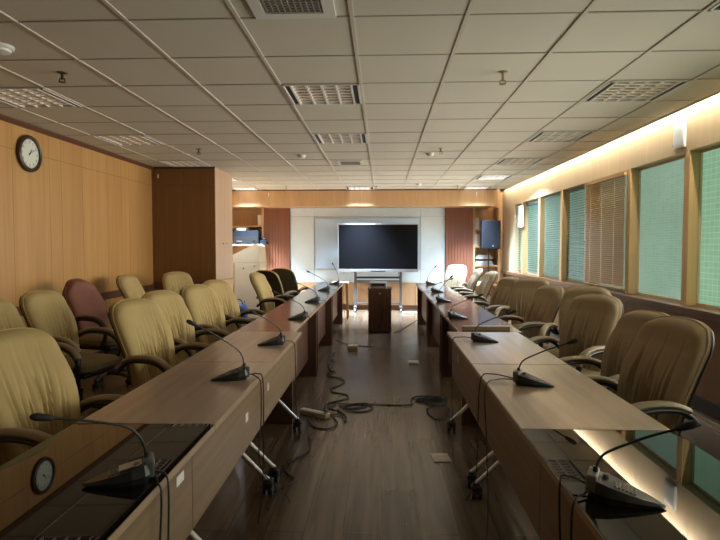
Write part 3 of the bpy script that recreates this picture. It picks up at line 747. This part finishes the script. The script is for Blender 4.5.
# ------------------------------------------------------------------ gooseneck microphones
def lerp(a, b, t): return a + (b - a) * t
def mic(x, y, ang, tip, label, cables, silver=False, sticker=False, bend=.42):
    """ang: direction the base's sharp end points; tip: world position of the microphone head"""
    zt = (ZT + .0025 if x < 0 and y < 1.9 else ZT) if y < 4.2 else ZT - .002
    t = thing('gooseneck_microphone', label, 'microphone', (x, y, zt), math.radians(ang), 'gooseneck microphones on the tables'); k_ = .85; t.scale = (k_, k_, k_)
    # boat shaped wedge: outline from the blunt rear (-x) to the sharp front (+x)
    out = [(-.085, .045), (-.07, .058), (-.03, .062), (.02, .052), (.07, .033), (.11, .013), (.122, 0)]
    outl = out + [(u, -v) for u, v in out[-2::-1]]
    bm = bmesh.new()
    def hgt(u): return .058 - .046 * min(1, max(0, (u + .06) / .18)) ** .9
    lo_ = [bm.verts.new((u * .93, v * .9, 0)) for u, v in outl]
    mi = [bm.verts.new((u, v, hgt(u) * .45)) for u, v in outl]
    hi = [bm.verts.new((u * .95 - .001, v * .80, hgt(u))) for u, v in outl]
    n = len(outl)
    for A, B in ((lo_, mi), (mi, hi)):
        for k in range(n): bm.faces.new((A[k], A[(k + 1) % n], B[(k + 1) % n], B[k]))
    bm.faces.new(lo_[::-1]); bm.faces.new(hi)
    bmesh.ops.recalc_face_normals(bm, faces=bm.faces)
    m_ = MB(); m_.merge(bm); m_.build('base', 'mic_black', t)
    bk = MB().box(-.098, -.066, -.042, .042, .012, .072, .005).build('rear_block', 'mic_silver' if silver else 'mic_grey', t)
    MB().box(-.1, -.0975, -.006, .006, .045, .057).build('indicator', 'sticker', bk)
    gr = MB()
    for q in range(6): gr.box(-.02 + q * .011, -.014 + q * .011, -.022, .022, hgt(-.02 + q * .011) - .003, hgt(-.02 + q * .011) + .0012)
    gr.build('speaker_grille', 'mic_grey', t)
    MB().cyl((-.045, .02, .05), (-.045, .02, .062), .009).build('talk_button', 'mic_silver', t, True)
    if sticker: MB().prism([(-.06, .0595), (.01, .0455), (.01, .0465), (-.06, .0605)], -.018, .03, 'Y').build('sticker', 'sticker_pink', t)
    inv = Matrix.Rotation(-math.radians(ang), 3, 'Z')
    T = inv @ (Vector(tip) - Vector((x, y, zt))) / k_
    r0 = Vector((-.075, 0, .072))
    d = T - r0; h = Vector((d.x, d.y, 0))
    P = [r0, r0 + h * .03 + Vector((0, 0, d.z * bend * .42)), r0 + h * .10 + Vector((0, 0, d.z * bend * .78)), r0 + h * .24 + Vector((0, 0, d.z * bend * 1.1)), r0 + h * .6 + Vector((0, 0, d.z * lerp(bend * 1.15, 1, .5))), T]
    pts = spline(P, 5)
    MB().tube(pts, .0042, 8).cyl(r0 - Vector((0, 0, .004)), r0 + Vector((0, 0, .016)), .008, n=12).build('gooseneck', 'mic_black', t, True)
    dr = (pts[-1] - pts[-4]).normalized()
    MB().tube([T - dr * .012, T - dr * .006, T + dr * .012, T + dr * .035, T + dr * .048, T + dr * .053], [.005, .0085, .0115, .0125, .009, .003], 12).build('microphone_head', 'black_soft', t, True)
    W = Matrix.Translation((x, y, zt)) @ Matrix.Rotation(math.radians(ang), 4, 'Z') @ Matrix.Scale(k_, 4); iW = W.inverted()
    for c in cables:
        s0 = W @ Vector((-.1, .012 * (1 if c is cables[0] else -1), .02))
        MB().tube([iW @ p for p in spline([s0] + [Vector(p) for p in c], 6)], .0036, 6).build('cable', 'cord', t, True)
eL, eR = -.608, .493
gl = 'on the near left black glass top'
mic(-.725, 1.47, 205, (-.86, 1.36, .955), 'microphone on the near left black glass top, with a pink sticker', [[(-.615, 1.50, .752), (-.602, 1.49, .70), (-.600, 1.47, .5), (-.598, 1.44, .2), (-.56, 1.3, .006)], [(-.622, 1.46, .748), (-.602, 1.44, .715), (-.599, 1.41, .55), (-.598, 1.36, .25), (-.55, 1.15, .006)]], sticker=True, bend=.58)
mic(-.745, 2.65, 207, (-.88, 2.52, 1.03), 'microphone on the left walnut table, second from the camera', [[(-.63, 2.71, .755), (-.604, 2.72, .72), (-.600, 2.71, .5), (-.60, 2.68, .2), (-.62, 2.66, .006)], [(-.64, 2.69, .75), (-.604, 2.67, .715), (-.600, 2.66, .55), (-.598, 2.64, .3), (-.50, 2.9, .006), (-.53, 2.75, .006)]])
mic(-.735, 3.60, 210, (-.82, 3.50, .96), 'microphone on the left table just before the dark desks', [[(-.64, 3.68, .752), (-.605, 3.72, .72), (-.600, 3.74, .55), (-.598, 3.78, .2), (-.56, 3.85, .006)]])
mic(-.76, 4.90, 212, (-.94, 4.80, .985), 'microphone on the first dark left desk', [[(-.68, 4.98, .752), (-.675, 5.02, .715), (-.672, 5.05, .4), (-.65, 5.1, .006)]])
mic(-.82, 6.38, 212, (-1.0, 6.27, .98), 'microphone on the middle dark left desk, with low tilted neck', [[(-.72, 6.46, .752), (-.675, 6.52, .715), (-.672, 6.55, .4), (-.64, 6.6, .006)]])
mic(-.86, 8.05, 212, (-1.06, 7.9, 1.02), 'microphone on the far left desk, second from its end', [[(-.76, 8.12, .752), (-.675, 8.2, .71), (-.672, 8.2, .4), (-.64, 8.3, .006)]])
mic(-.82, 9.45, 190, (-.84, 9.35, 1.08), 'microphone with upright neck at the far end of the left desks', [[(-.72, 9.5, .745), (-.674, 9.53, .71), (-.672, 9.55, .4), (-.64, 9.6, .006)]])
mic(.625, 1.42, -28, (.735, 1.36, .95), 'large microphone on the near right black glass top', [[(.52, 1.50, .765), (.492, 1.50, .74), (.488, 1.46, .5), (.486, 1.40, .2), (.42, 1.3, .006)], [(.535, 1.43, .75), (.492, 1.40, .72), (.487, 1.37, .5), (.486, 1.30, .2), (.46, 1.1, .006)]], silver=True)
mic(.715, 2.60, -28, (.85, 2.50, .96), 'microphone with a pale rear block on the pale right table', [[(.55, 2.72, .762), (.492, 2.71, .735), (.486, 2.74, .5), (.488, 2.8, .2), (.46, 2.95, .006)], [(.57, 2.66, .75), (.492, 2.58, .73), (.487, 2.52, .5), (.486, 2.46, .2), (.44, 2.30, .006)]], silver=True)
mic(.705, 3.77, -30, (.86, 3.67, .955), 'microphone on the right table beside the wooden name block', [[(.56, 3.85, .758), (.494, 3.83, .73), (.487, 3.80, .5), (.488, 3.74, .2), (.47, 3.55, .006)]])
mic(.69, 5.0, -30, (.865, 4.9, .955), 'microphone on the first dark right desk', [[(.61, 5.06, .745), (.584, 5.08, .71), (.58, 5.08, .4), (.56, 5.1, .006)]])
mic(.73, 6.5, -30, (.80, 6.40, 1.03), 'microphone with steep neck on the middle right desk', [[(.63, 6.58, .745), (.584, 6.6, .71), (.58, 6.6, .4), (.56, 6.6, .006)]])
mic(.79, 7.85, -30, (.97, 7.75, .93), 'microphone with a low neck on the far right desk', [[(.66, 7.93, .745), (.584, 7.95, .71), (.58, 7.95, .4), (.56, 8.0, .006)]])
mic(.84, 9.40, -20, (.90, 9.3, 1.04), 'microphone at the far end of the right desks', [[(.7, 9.45, .745), (.584, 9.47, .71), (.58, 9.47, .4), (.56, 9.5, .006)]])

nb = simple('name_block', 'name_wood', 'long low wooden name block lying on the right desks edge', 'name block', (.63, 1.0, 4.27, 4.33, ZT - .002, ZT + .032))

# ------------------------------------------------------------------ chairs
def lerp(a, b, t): return a + (b - a) * t
def back_surface(round_top=0.):
    """returns f(u, v) -> (x, y, z) centre surface and half width"""
    def f(u, v):
        q = min(1, v / .62); q = q * q * (3 - 2 * q); w = lerp(.190, .234, q) if v < .62 else lerp(.234, .214, ((v - .62) / .38) ** 1.5)
        if round_top: w = lerp(.20, .235, min(1, v / .4)) if v < .4 else .235
        e = max(0, (v - (.80 - .2 * round_top)) / (.20 + .2 * round_top))
        w *= math.sqrt(max(0, 1 - (.25 + .45 * round_top) * e ** 2.6))
        eb = max(0, (.10 - v) / .10); w *= 1 - .12 * eb ** 2
        z = .45 + .615 * v - (.034 + .04 * round_top) * abs(u) ** 3 * max(0, (v - .6) / .4)
        y = -.20 - .165 * v + .035 * math.sin(PI * min(1, v * 1.25)) - .045 * max(0, v - .75)
        y += .028 * u * u                               # slight wrap
        return u * w, y, z
    return f
def make_backrest(fab, rt=0., wrinkles=True, seed=1):
    f = back_surface(rt); NU, NV = 84, 44
    rnd = random.Random(seed)
    folds = [(-.55 + 1.1 * (k + rnd.uniform(-.3, .3)) / 8, rnd.uniform(.022, .042), rnd.uniform(.010, .020), rnd.uniform(-.35, .15), rnd.uniform(.02, .16), rnd.uniform(.42, .68)) for k in range(9)]
    bm = bmesh.new()
    def T(u, v):                                        # cushion thickness in front of the centre surface
        ed = (1 - abs(u) ** 5) ** .5 * min(1, (1 - v) / .06 + .0) ** .5 if v < 1 else 0
        ed *= min(1, v / .05 + .25)
        return .018 + .062 * max(0, ed)
    fr, bk = [], []
    for j in range(NV + 1):
        v = j / NV; A, B = [], []
        for i in range(NU + 1):
            u = -1 + 2 * i / NU
            u2 = math.copysign(abs(u) ** .85, u)
            x, y, z = f(u2, v)
            d = T(u2, v)
            if wrinkles:
                for (c, s_, a, sl, v0, v1) in folds:
                    env = math.exp(-((v - (v0 + v1) / 2) / ((v1 - v0) * .55)) ** 2)
                    d -= a * env * math.exp(-((u2 - c - sl * (v - .35)) / s_) ** 2) - a * .5 * env * math.exp(-((u2 - c - sl * (v - .35) - s_ * 1.8) / s_) ** 2)
                d -= .010 * math.exp(-((v - .30) / .16) ** 2) * (1 - u2 * u2)
            A.append(bm.verts.new((x, y + d, z))); B.append(bm.verts.new((x, y - .014, z)))
        fr.append(A); bk.append(B)
    for j in range(NV):
        for i in range(NU):
            bm.faces.new((fr[j][i], fr[j][i + 1], fr[j + 1][i + 1], fr[j + 1][i]))
            bm.faces.new((bk[j][i + 1], bk[j][i], bk[j + 1][i], bk[j + 1][i + 1]))
    for j in range(NV):
        bm.faces.new((fr[j + 1][0], bk[j + 1][0], bk[j][0], fr[j][0])); bm.faces.new((fr[j][NU], bk[j][NU], bk[j + 1][NU], fr[j + 1][NU]))
    for i in range(NU):
        bm.faces.new((fr[NV][i], fr[NV][i + 1], bk[NV][i + 1], bk[NV][i])); bm.faces.new((fr[0][i + 1], fr[0][i], bk[0][i], bk[0][i + 1]))
    bmesh.ops.recalc_face_normals(bm, faces=bm.faces)
    m_ = MB(); m_.merge(bm); return m_
def make_shell(rt=0.):
    f = back_surface(rt); NU, NV = 20, 20; bm = bmesh.new(); fr, bk = [], []
    for j in range(NV + 1):
        v = j / NV; A, B = [], []
        for i in range(NU + 1):
            u = -1 + 2 * i / NU; x, y, z = f(u * 1.035, .01 + v * .975)
            A.append(bm.verts.new((x, y - .012, z))); B.append(bm.verts.new((x * .985, y - .034 + .012 * u * u - .0, z)))
        fr.append(A); bk.append(B)
    for j in range(NV):
        for i in range(NU):
            bm.faces.new((fr[j][i], fr[j][i + 1], fr[j + 1][i + 1], fr[j + 1][i])); bm.faces.new((bk[j][i + 1], bk[j][i], bk[j + 1][i], bk[j + 1][i + 1]))
        bm.faces.new((fr[j + 1][0], bk[j + 1][0], bk[j][0], fr[j][0])); bm.faces.new((fr[j][NU], bk[j][NU], bk[j + 1][NU], fr[j + 1][NU]))
    for i in range(NU):
        bm.faces.new((fr[NV][i], fr[NV][i + 1], bk[NV][i + 1], bk[NV][i])); bm.faces.new((fr[0][i + 1], fr[0][i], bk[0][i], bk[0][i + 1]))
    bmesh.ops.recalc_face_normals(bm, faces=bm.faces)
    m_ = MB(); m_.merge(bm); return m_
def make_chair(fab, seat, pad, rt=0., shell='black', seed=1, wr=True):
    t = thing('office_chair', '', 'chair')
    bkr = make_backrest(fab, rt, wr, seed).build('backrest', fab, t, True)
    make_shell(rt).build('back_shell', shell, t, True)
    # piping round the cover's edge
    f = back_surface(rt); pp = [f(-1.0, v / 20) for v in range(1, 21)] + [f(-1 + q / 5, 1.0) for q in range(1, 10)] + [f(1.0, 1 - v / 20) for v in range(0, 20)]
    MB().tube([(x, y + .012, z) for x, y, z in pp], .006, 6).build('piping', fab, bkr, True)
    MB().pillow((0, .03, .455), (.245, .245, .062), .42).build('seat', seat, t, True)
    MB().box(-.2, .2, -.17, .22, .37, .415, .02).box(-.045, .045, -.25, -.10, .385, .41).tube(spline([(0, -.13, .39), (0, -.235, .40), (0, -.27, .47), (0, -.275, .6)]), .022, 8, 1.6, .6).build('seat_pan', 'black', t, True)
    for s_ in (-1, 1):
        X = s_ * .262
        arm = MB().tube(spline([(X * .96, -.235, .60), (X * 1.0, -.14, .67), (X, .0, .685), (X, .12, .665), (X, .20, .60), (X, .215, .53), (X * .97, .18, .455), (X * .85, .12, .405)]), .018, 10, 1.2, .9).build('arm', 'black', t, True)
        MB().tube(spline([(X * .98, -.19, .665), (X, -.09, .702), (X, .03, .710), (X, .12, .695), (X, .19, .652), (X, .222, .60)]), [.01] + [.022] * 29 + [.012], 12, 1.3, .8).build('arm_pad', pad, arm, True)
    MB().cyl((0, 0, .10), (0, 0, .24), .034).cyl((0, 0, .24), (0, 0, .38), .022).build('gas_column', 'black', t, True)
    sb = MB().cyl((0, 0, .08), (0, 0, .13), .05, .04)
    for k in range(5):
        a = k * 2 * PI / 5 + PI / 10
        sb.tube([(.03 * math.cos(a), .03 * math.sin(a), .11), (.16 * math.cos(a), .16 * math.sin(a), .10), (.275 * math.cos(a), .275 * math.sin(a), .075)], [.026, .022, .017], 8)
    sb.build('star_base', 'black', t, True)
    for k in range(5):
        a = k * 2 * PI / 5 + PI / 10; px, py = .272 * math.cos(a), .272 * math.sin(a); tx, ty = -math.sin(a), math.cos(a)
        MB().cyl((px + tx * .008, py + ty * .008, .028), (px + tx * .026, py + ty * .026, .028), .028, n=12).cyl((px - tx * .008, py - ty * .008, .028), (px - tx * .026, py - ty * .026, .028), .028, n=12).cyl((px, py, .03), (px, py, .075), .01, n=8).build('caster', 'black', t, True)
    return t
protos = [make_chair('tan', 'seat_brown', 'tan_pad', 0, 'black', s_) for s_ in (3, 11)] + [make_chair('tan_shaded', 'seat_brown', 'tan_pad', 0, 'black', s_) for s_ in (8, 21)]
proto_olive = make_chair('tan', 'seat_brown', 'tan_pad', .15, 'olive_back', 5)
proto_lit = make_chair('tan_lit', 'seat_brown', 'tan_pad', 0, 'black', 13)
proto_red = make_chair('maroon', 'seat_brown', 'clock_rim', .85, 'black', 4, False)
used = set()
def chair(tx, ty, ang, label, group, proto=0, sz=1.):
    p = {0: protos[0], 1: protos[1], 2: protos[2], 3: protos[3], 'o': proto_olive, 'r': proto_red, 'c': proto_lit}[proto]
    o = p if p.name not in used else copy_tree(p)
    used.add(p.name)
    a = math.radians(ang)
    tx *= 1.085; ty *= 1.085; sz *= .965
    o.location = (tx + .375 * math.cos(a), ty + .375 * math.sin(a), 0); o.rotation_euler = (0, 0, a - PI / 2); o.scale = (.955, 1, sz)
    o['label'] = label; o['group'] = group
    return o
GL, GB, GR = 'chairs along the left tables', 'spare chairs by the left wall', 'chairs along the right tables'
chair(-1.545, 2.15, -14, 'tan covered office chair nearest the camera on the left, at the black glass table', GL, 0)
chair(-1.64, 3.47, -20, 'tan covered chair at the left walnut table, second from the camera', GL, 1)
chair(-1.72, 4.10, -22, 'tan chair half hidden behind the second left table chair', GL, 0)
chair(-1.67, 4.76, -24, 'tan chair at the first dark left desk, before its last neighbour', GL, 1)
chair(-1.71, 5.42, -24, 'tan chair fifth in the left row, left of the blue bag', GL, 0)
chair(-1.66, 7.0, -9, 'tan chair in front of the cream console, seen nearly edge on', GL, 1)
chair(-1.66, 7.6, 66, 'chair with its olive brown back shell towards us, the nearer one', GL, 'o')
chair(-1.56, 8.35, 72, 'chair with its olive brown back shell towards us, the farther one', GL, 'o')
chair(-2.6, 3.42, -14, 'tan chair cut by the left edge, in the row along the wall', GB, 0)
chair(-2.64, 4.06, -10, 'tan chair by the wall, left of the maroon chair', GB, 1)
chair(-2.94, 5.10, -14, 'maroon round topped office chair with a brown seat by the left wall', GB, 'r', 1.03)
chair(-2.95, 6.1, -2, 'narrow looking tan chair by the wall rail, behind the second left chair', GB, 'o', 1.015)
chair(-2.67, 6.92, -42, 'wide tan chair standing before the brown cabinet', GB, 0, 1.01)
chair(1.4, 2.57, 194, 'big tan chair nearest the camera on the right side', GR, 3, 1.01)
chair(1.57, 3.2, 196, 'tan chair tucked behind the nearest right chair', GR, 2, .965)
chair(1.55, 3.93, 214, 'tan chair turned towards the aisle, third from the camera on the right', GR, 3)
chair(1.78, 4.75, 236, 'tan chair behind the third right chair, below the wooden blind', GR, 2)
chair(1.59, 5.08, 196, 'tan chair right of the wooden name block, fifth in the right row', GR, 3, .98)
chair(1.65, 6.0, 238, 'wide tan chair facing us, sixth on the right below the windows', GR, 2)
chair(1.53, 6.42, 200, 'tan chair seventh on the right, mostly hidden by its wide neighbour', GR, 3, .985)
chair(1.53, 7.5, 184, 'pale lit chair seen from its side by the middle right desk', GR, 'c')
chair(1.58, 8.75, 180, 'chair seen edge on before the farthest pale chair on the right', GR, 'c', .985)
chair(1.40, 10.15, 242, 'brightly lit tan chair farthest on the right, facing us', GR, 'c')

# ------------------------------------------------------------------ blinds
def blind(y0, y1, z0, z1, mat, label, pitch, depth, tilt, x=2.755, cords=True, swing=0.):
    t = thing('window_blind', label, 'blind', (x, (y0 + y1) / 2, z1), 0, 'window blinds')
    hw = (y1 - y0) / 2; H_ = z1 - z0
    MB().box(-.018, .018, -hw, hw, -.035, 0, .003).build('head_rail', mat, t)
    s_ = MB(); z = -.05
    c_, sn = math.cos(tilt) * depth / 2, math.sin(tilt) * depth / 2
    while z > -H_ + .03:
        dx = 0; dy = swing * (-z / H_)
        s_.prism([(-c_ + dx, z - sn), (dx, z + .0015 + .002), (c_ + dx, z + sn), (c_ + dx, z + sn + .0016), (dx, z + .0051), (-c_ + dx, z - sn + .0016)], -hw + .005 + dy, hw - .005 + dy, 'Y'); z -= pitch
    s_.build('slats', mat, t)
    MB().box(-.015, .015, -hw + .003 + swing, hw - .003 + swing, -H_, -H_ + .018, .003).build('bottom_rail', mat, t)
    if cords:
        for q in (-.6, 0, .6): MB().cyl((-.02, q * hw, -.03), (-.02, q * hw + swing, -H_ + .01), .0012, n=5).build('ladder_cord', 'blind_tan', t)
        MB().cyl((-.024, hw - .07, -.03), (-.024, hw - .07, -.75), .002, n=5).ball((-.024, hw - .07, -.76), .012, n=8).build('pull_cord', 'blind_tan', t)
blind(6.20, 7.40, .905, 2.225, 'blind_wood', 'brown wooden slatted blind lowered over one window', .0245, .027, math.radians(54), x=2.700)
blind(7.36, 8.37, .90, 2.235, 'green_slat', 'green slatted blind just left of the wooden blind', .036, .03, math.radians(30), x=2.80)
blind(8.49, 9.54, .90, 2.235, 'green_slat', 'green slatted blind two windows left of the wooden blind', .036, .03, math.radians(30), x=2.80)
blind(9.68, 10.69, .94, 2.20, 'green_slat', 'green blind hanging askew with a bright gap, near the room end', .036, .03, math.radians(35), x=2.80, swing=-.12)
blind(10.81, 11.33, .90, 2.235, 'green_slat', 'narrow green blind in the farthest window', .036, .03, math.radians(30), x=2.80)

wd = thing('wall_box', 'white rounded device on the right frieze above the near window post', 'wall device', (XR, 5.12, 2.285))
MB().box(-.03, 0, -.09, .09, 0, .235, .010, 3).build('shell', 'device', wd, True)
MB().box(-.033, -.029, -.065, .065, .03, .20, .002).build('cover', 'device_blue', wd)
MB().box(-.024, -.005, .088, .102, .03, .05).box(-.024, -.005, .088, .102, .18, .2).build('clip', 'black', wd)
wd = thing('wall_panel_box', 'white upright box fixed to the far window post', 'wall device', (XR, 10.72, 1.76))
MB().box(-.07, 0, -.09, .09, 0, .42, .008).build('shell', 'device', wd, True)
MB().box(-.074, -.069, -.065, .065, .05, .37, .002).build('cover', 'device_blue', wd)
for k in range(2): tag(MB().cyl((0, 0, 0), (0, -.012, 0), .012).cyl((0, -.01, 0), (0, -.014, -.07), .006).build('hanging_hook', 'paper', loc=((-2.42, 11.6, 2.52), (1.98, 11.6, 2.52))[k]), ('small white hook on the left part of the soffit', 'small white hook on the right part of the soffit')[k], 'hook', 'soffit hooks')

# ------------------------------------------------------------------ floor things
def cord(pts, label, r=.0055, mat='cord'):
    P = [(x, y, r + .001 + .004 * (i % 3 == 1)) for i, (x, y) in enumerate(pts)]
    return tag(MB().tube(spline(P, 6), r, 6).build('extension_cable', mat, smooth=True), label, 'cable', 'cables on the floor')
cord([(-.7, 8.11), (-.59, 7.83), (-.42, 7.62), (-.18, 7.53), (-.12, 7.64)], 'short dark cord beside the straw coloured box on the floor')
cord([(-.66, 6.86), (-.61, 7.01), (-.62, 6.66), (-.58, 6.47), (-.62, 6.34), (-.58, 6.06), (-.51, 5.95), (-.55, 5.87), (-.60, 5.9), (-.56, 5.75), (-.44, 5.68), (-.38, 5.53), (-.43, 5.38), (-.49, 5.25), (-.46, 5.13), (-.34, 5.06), (-.31, 4.93), (-.38, 4.86), (-.47, 4.76), (-.5, 4.63), (-.46, 4.5), (-.36, 4.28), (-.36, 4.14), (-.42, 4.09), (-.51, 4.12), (-.57, 4.22)], 'black cord winding along the foot of the left desks')
cord([(-.44, 4.43), (-.36, 4.44), (-.31, 4.36), (-.29, 4.25), (-.29, 4.39), (-.36, 4.54), (-.46, 4.63), (-.41, 4.73), (-.27, 4.75), (-.15, 4.78), (-.08, 4.66), (-.11, 4.56), (-.22, 4.53), (-.33, 4.6), (-.31, 4.7), (-.19, 4.75), (-.13, 4.71), (-.24, 4.61), (-.36, 4.67)], 'black cord looped from the beige power strip')
cord([(-.25, 4.61), (-.17, 4.72), (-.05, 4.75), (.12, 4.73), (.24, 4.73), (.27, 4.79), (.27, 4.93), (.35, 5.01), (.5, 5.03), (.56, 5.0), (.58, 4.91), (.53, 4.98), (.39, 4.96), (.35, 4.84), (.45, 4.77), (.55, 4.84), (.56, 4.95), (.5, 5.0), (.39, 4.89), (.45, 4.73), (.56, 4.8), (.5, 4.82), (.4, 4.66), (.39, 4.48), (.45, 4.34), (.52, 4.37), (.57, 4.64)], 'black cord crossing the aisle into a tangle at the right desks')
cord([(.30, 4.86), (.42, 4.90), (.53, 4.88), (.55, 4.80), (.44, 4.83), (.33, 4.90), (.36, 4.97), (.5, 4.93), (.56, 4.86), (.48, 4.79), (.37, 4.81), (.31, 4.93), (.45, 5.0), (.55, 4.93)], 'second black cord coiled in the tangle at the right desks')
cord([(-.56, 4.60), (-.60, 4.42), (-.55, 4.0), (-.50, 3.75), (-.50, 3.6), (-.60, 3.42), (-.59, 3.29), (-.52, 3.17), (-.58, 3.05), (-.60, 2.94), (-.60, 2.8)], 'thin dark cord lying under the left walnut tables edge')
cord([(.2, 8.75), (.28, 8.91), (.45, 9.5), (.66, 10.26)], 'dark cord running back from the small aisle cabinet')
ps = thing('power_strip', 'beige power strip on the floor by the first dark left desk', 'power strip', (-.555, 4.42, 0), math.radians(-32))
MB().box(-.14, .14, -.032, .032, 0, .042, .006).build('case', 'beige', ps, True)
sk_ = MB()
for q in range(4):
    u = -.1 + q * .055
    sk_.cyl((u, 0, .041), (u, 0, .0435), .017, n=14)
sk_.build('sockets', 'sticker', ps)
MB().box(.1, .125, -.012, .012, .041, .048).build('switch', 'clock_rim', ps)
simple('adapter_box', 'straw', 'straw coloured small box on the aisle floor', 'box', (-.46, -.32, 7.22, 7.34, 0, .065), bev=.006)
simple('floor_box', 'paper', 'small white plastic box lying on the right aisle floor', 'box', (.32, .44, 6.42, 6.54, 0, .022))
simple('floor_paper_tray', 'paper', 'white strip on the floor right of the screen stand', 'power strip', (.42, .72, 11.2, 11.3, 0, .035))
fo = thing('floor_outlet', 'square metal floor outlet plate in the aisle on the right', 'floor outlet', (.39, 3.56, 0), math.radians(6))
MB().box(-.058, .058, -.07, .07, 0, .007, .002).build('plate', 'floor_metal', fo)
MB().box(-.038, .038, -.045, .045, .007, .009, .001).build('lid', 'floor_metal', fo)

# ------------------------------------------------------------------ light
def area(name, loc, rot, sx, sy, power, col, spread=180):
    l = bpy.data.lights.new(name, 'AREA'); l.shape = 'RECTANGLE'; l.size = sx; l.size_y = sy; l.energy = power; l.color = col; l.spread = math.radians(spread)
    o = bpy.data.objects.new(name, l); COL.objects.link(o); o.location = loc; o.rotation_euler = rot
    return o
# daylight entering through each window, directed into the room by glass and slats
for n, (a, b) in enumerate(bounds):
    yc = (a + b) / 2
    p = 13. if n >= 4 else 4.
    area('daylight', (2.69, yc, 1.56), (0, math.radians(90), 0), 1.3, max(.4, b - a - .12), p, (1., .97, .86), 110)

# the lit fittings throw their light downwards between the louvre blades
for x, y, D in LIT:
    area('louvre_lamp', (x, y - (.09 if y > 11 else 0), ZC - .012), (0, 0, 0), .44, .3 if y > 11 else .5, (105. if x > 1 else 185.) if y > 11 else 45. if x < 0 else 120., (.64, .81, 1.), 78 if y > 11 else 150)

wd_ = bpy.data.worlds.new('world'); S.world = wd_; wd_.use_nodes = True
wd_.node_tree.nodes['Background'].inputs[0].default_value = (.5, .55, .6, 1); wd_.node_tree.nodes['Background'].inputs[1].default_value = .3

# ------------------------------------------------------------------ camera
cd = bpy.data.cameras.new('camera'); cam = bpy.data.objects.new('camera', cd); COL.objects.link(cam)
f_px = 545.; cd.sensor_width = 36.; cd.lens = 36. * f_px / 720.; cd.clip_start = .05
yaw = math.atan(22 / f_px); pit = math.atan(24 / math.hypot(f_px, 22))
cam.location = (0, 0, 1.40); cam.rotation_euler = (PI / 2 - pit, 0, yaw)
S.camera = cam
S.view_settings.view_transform = 'Standard'; S.view_settings.look = 'None'; S.view_settings.gamma = 1; S.view_settings.exposure = .28
S.view_settings.use_curve_mapping = False
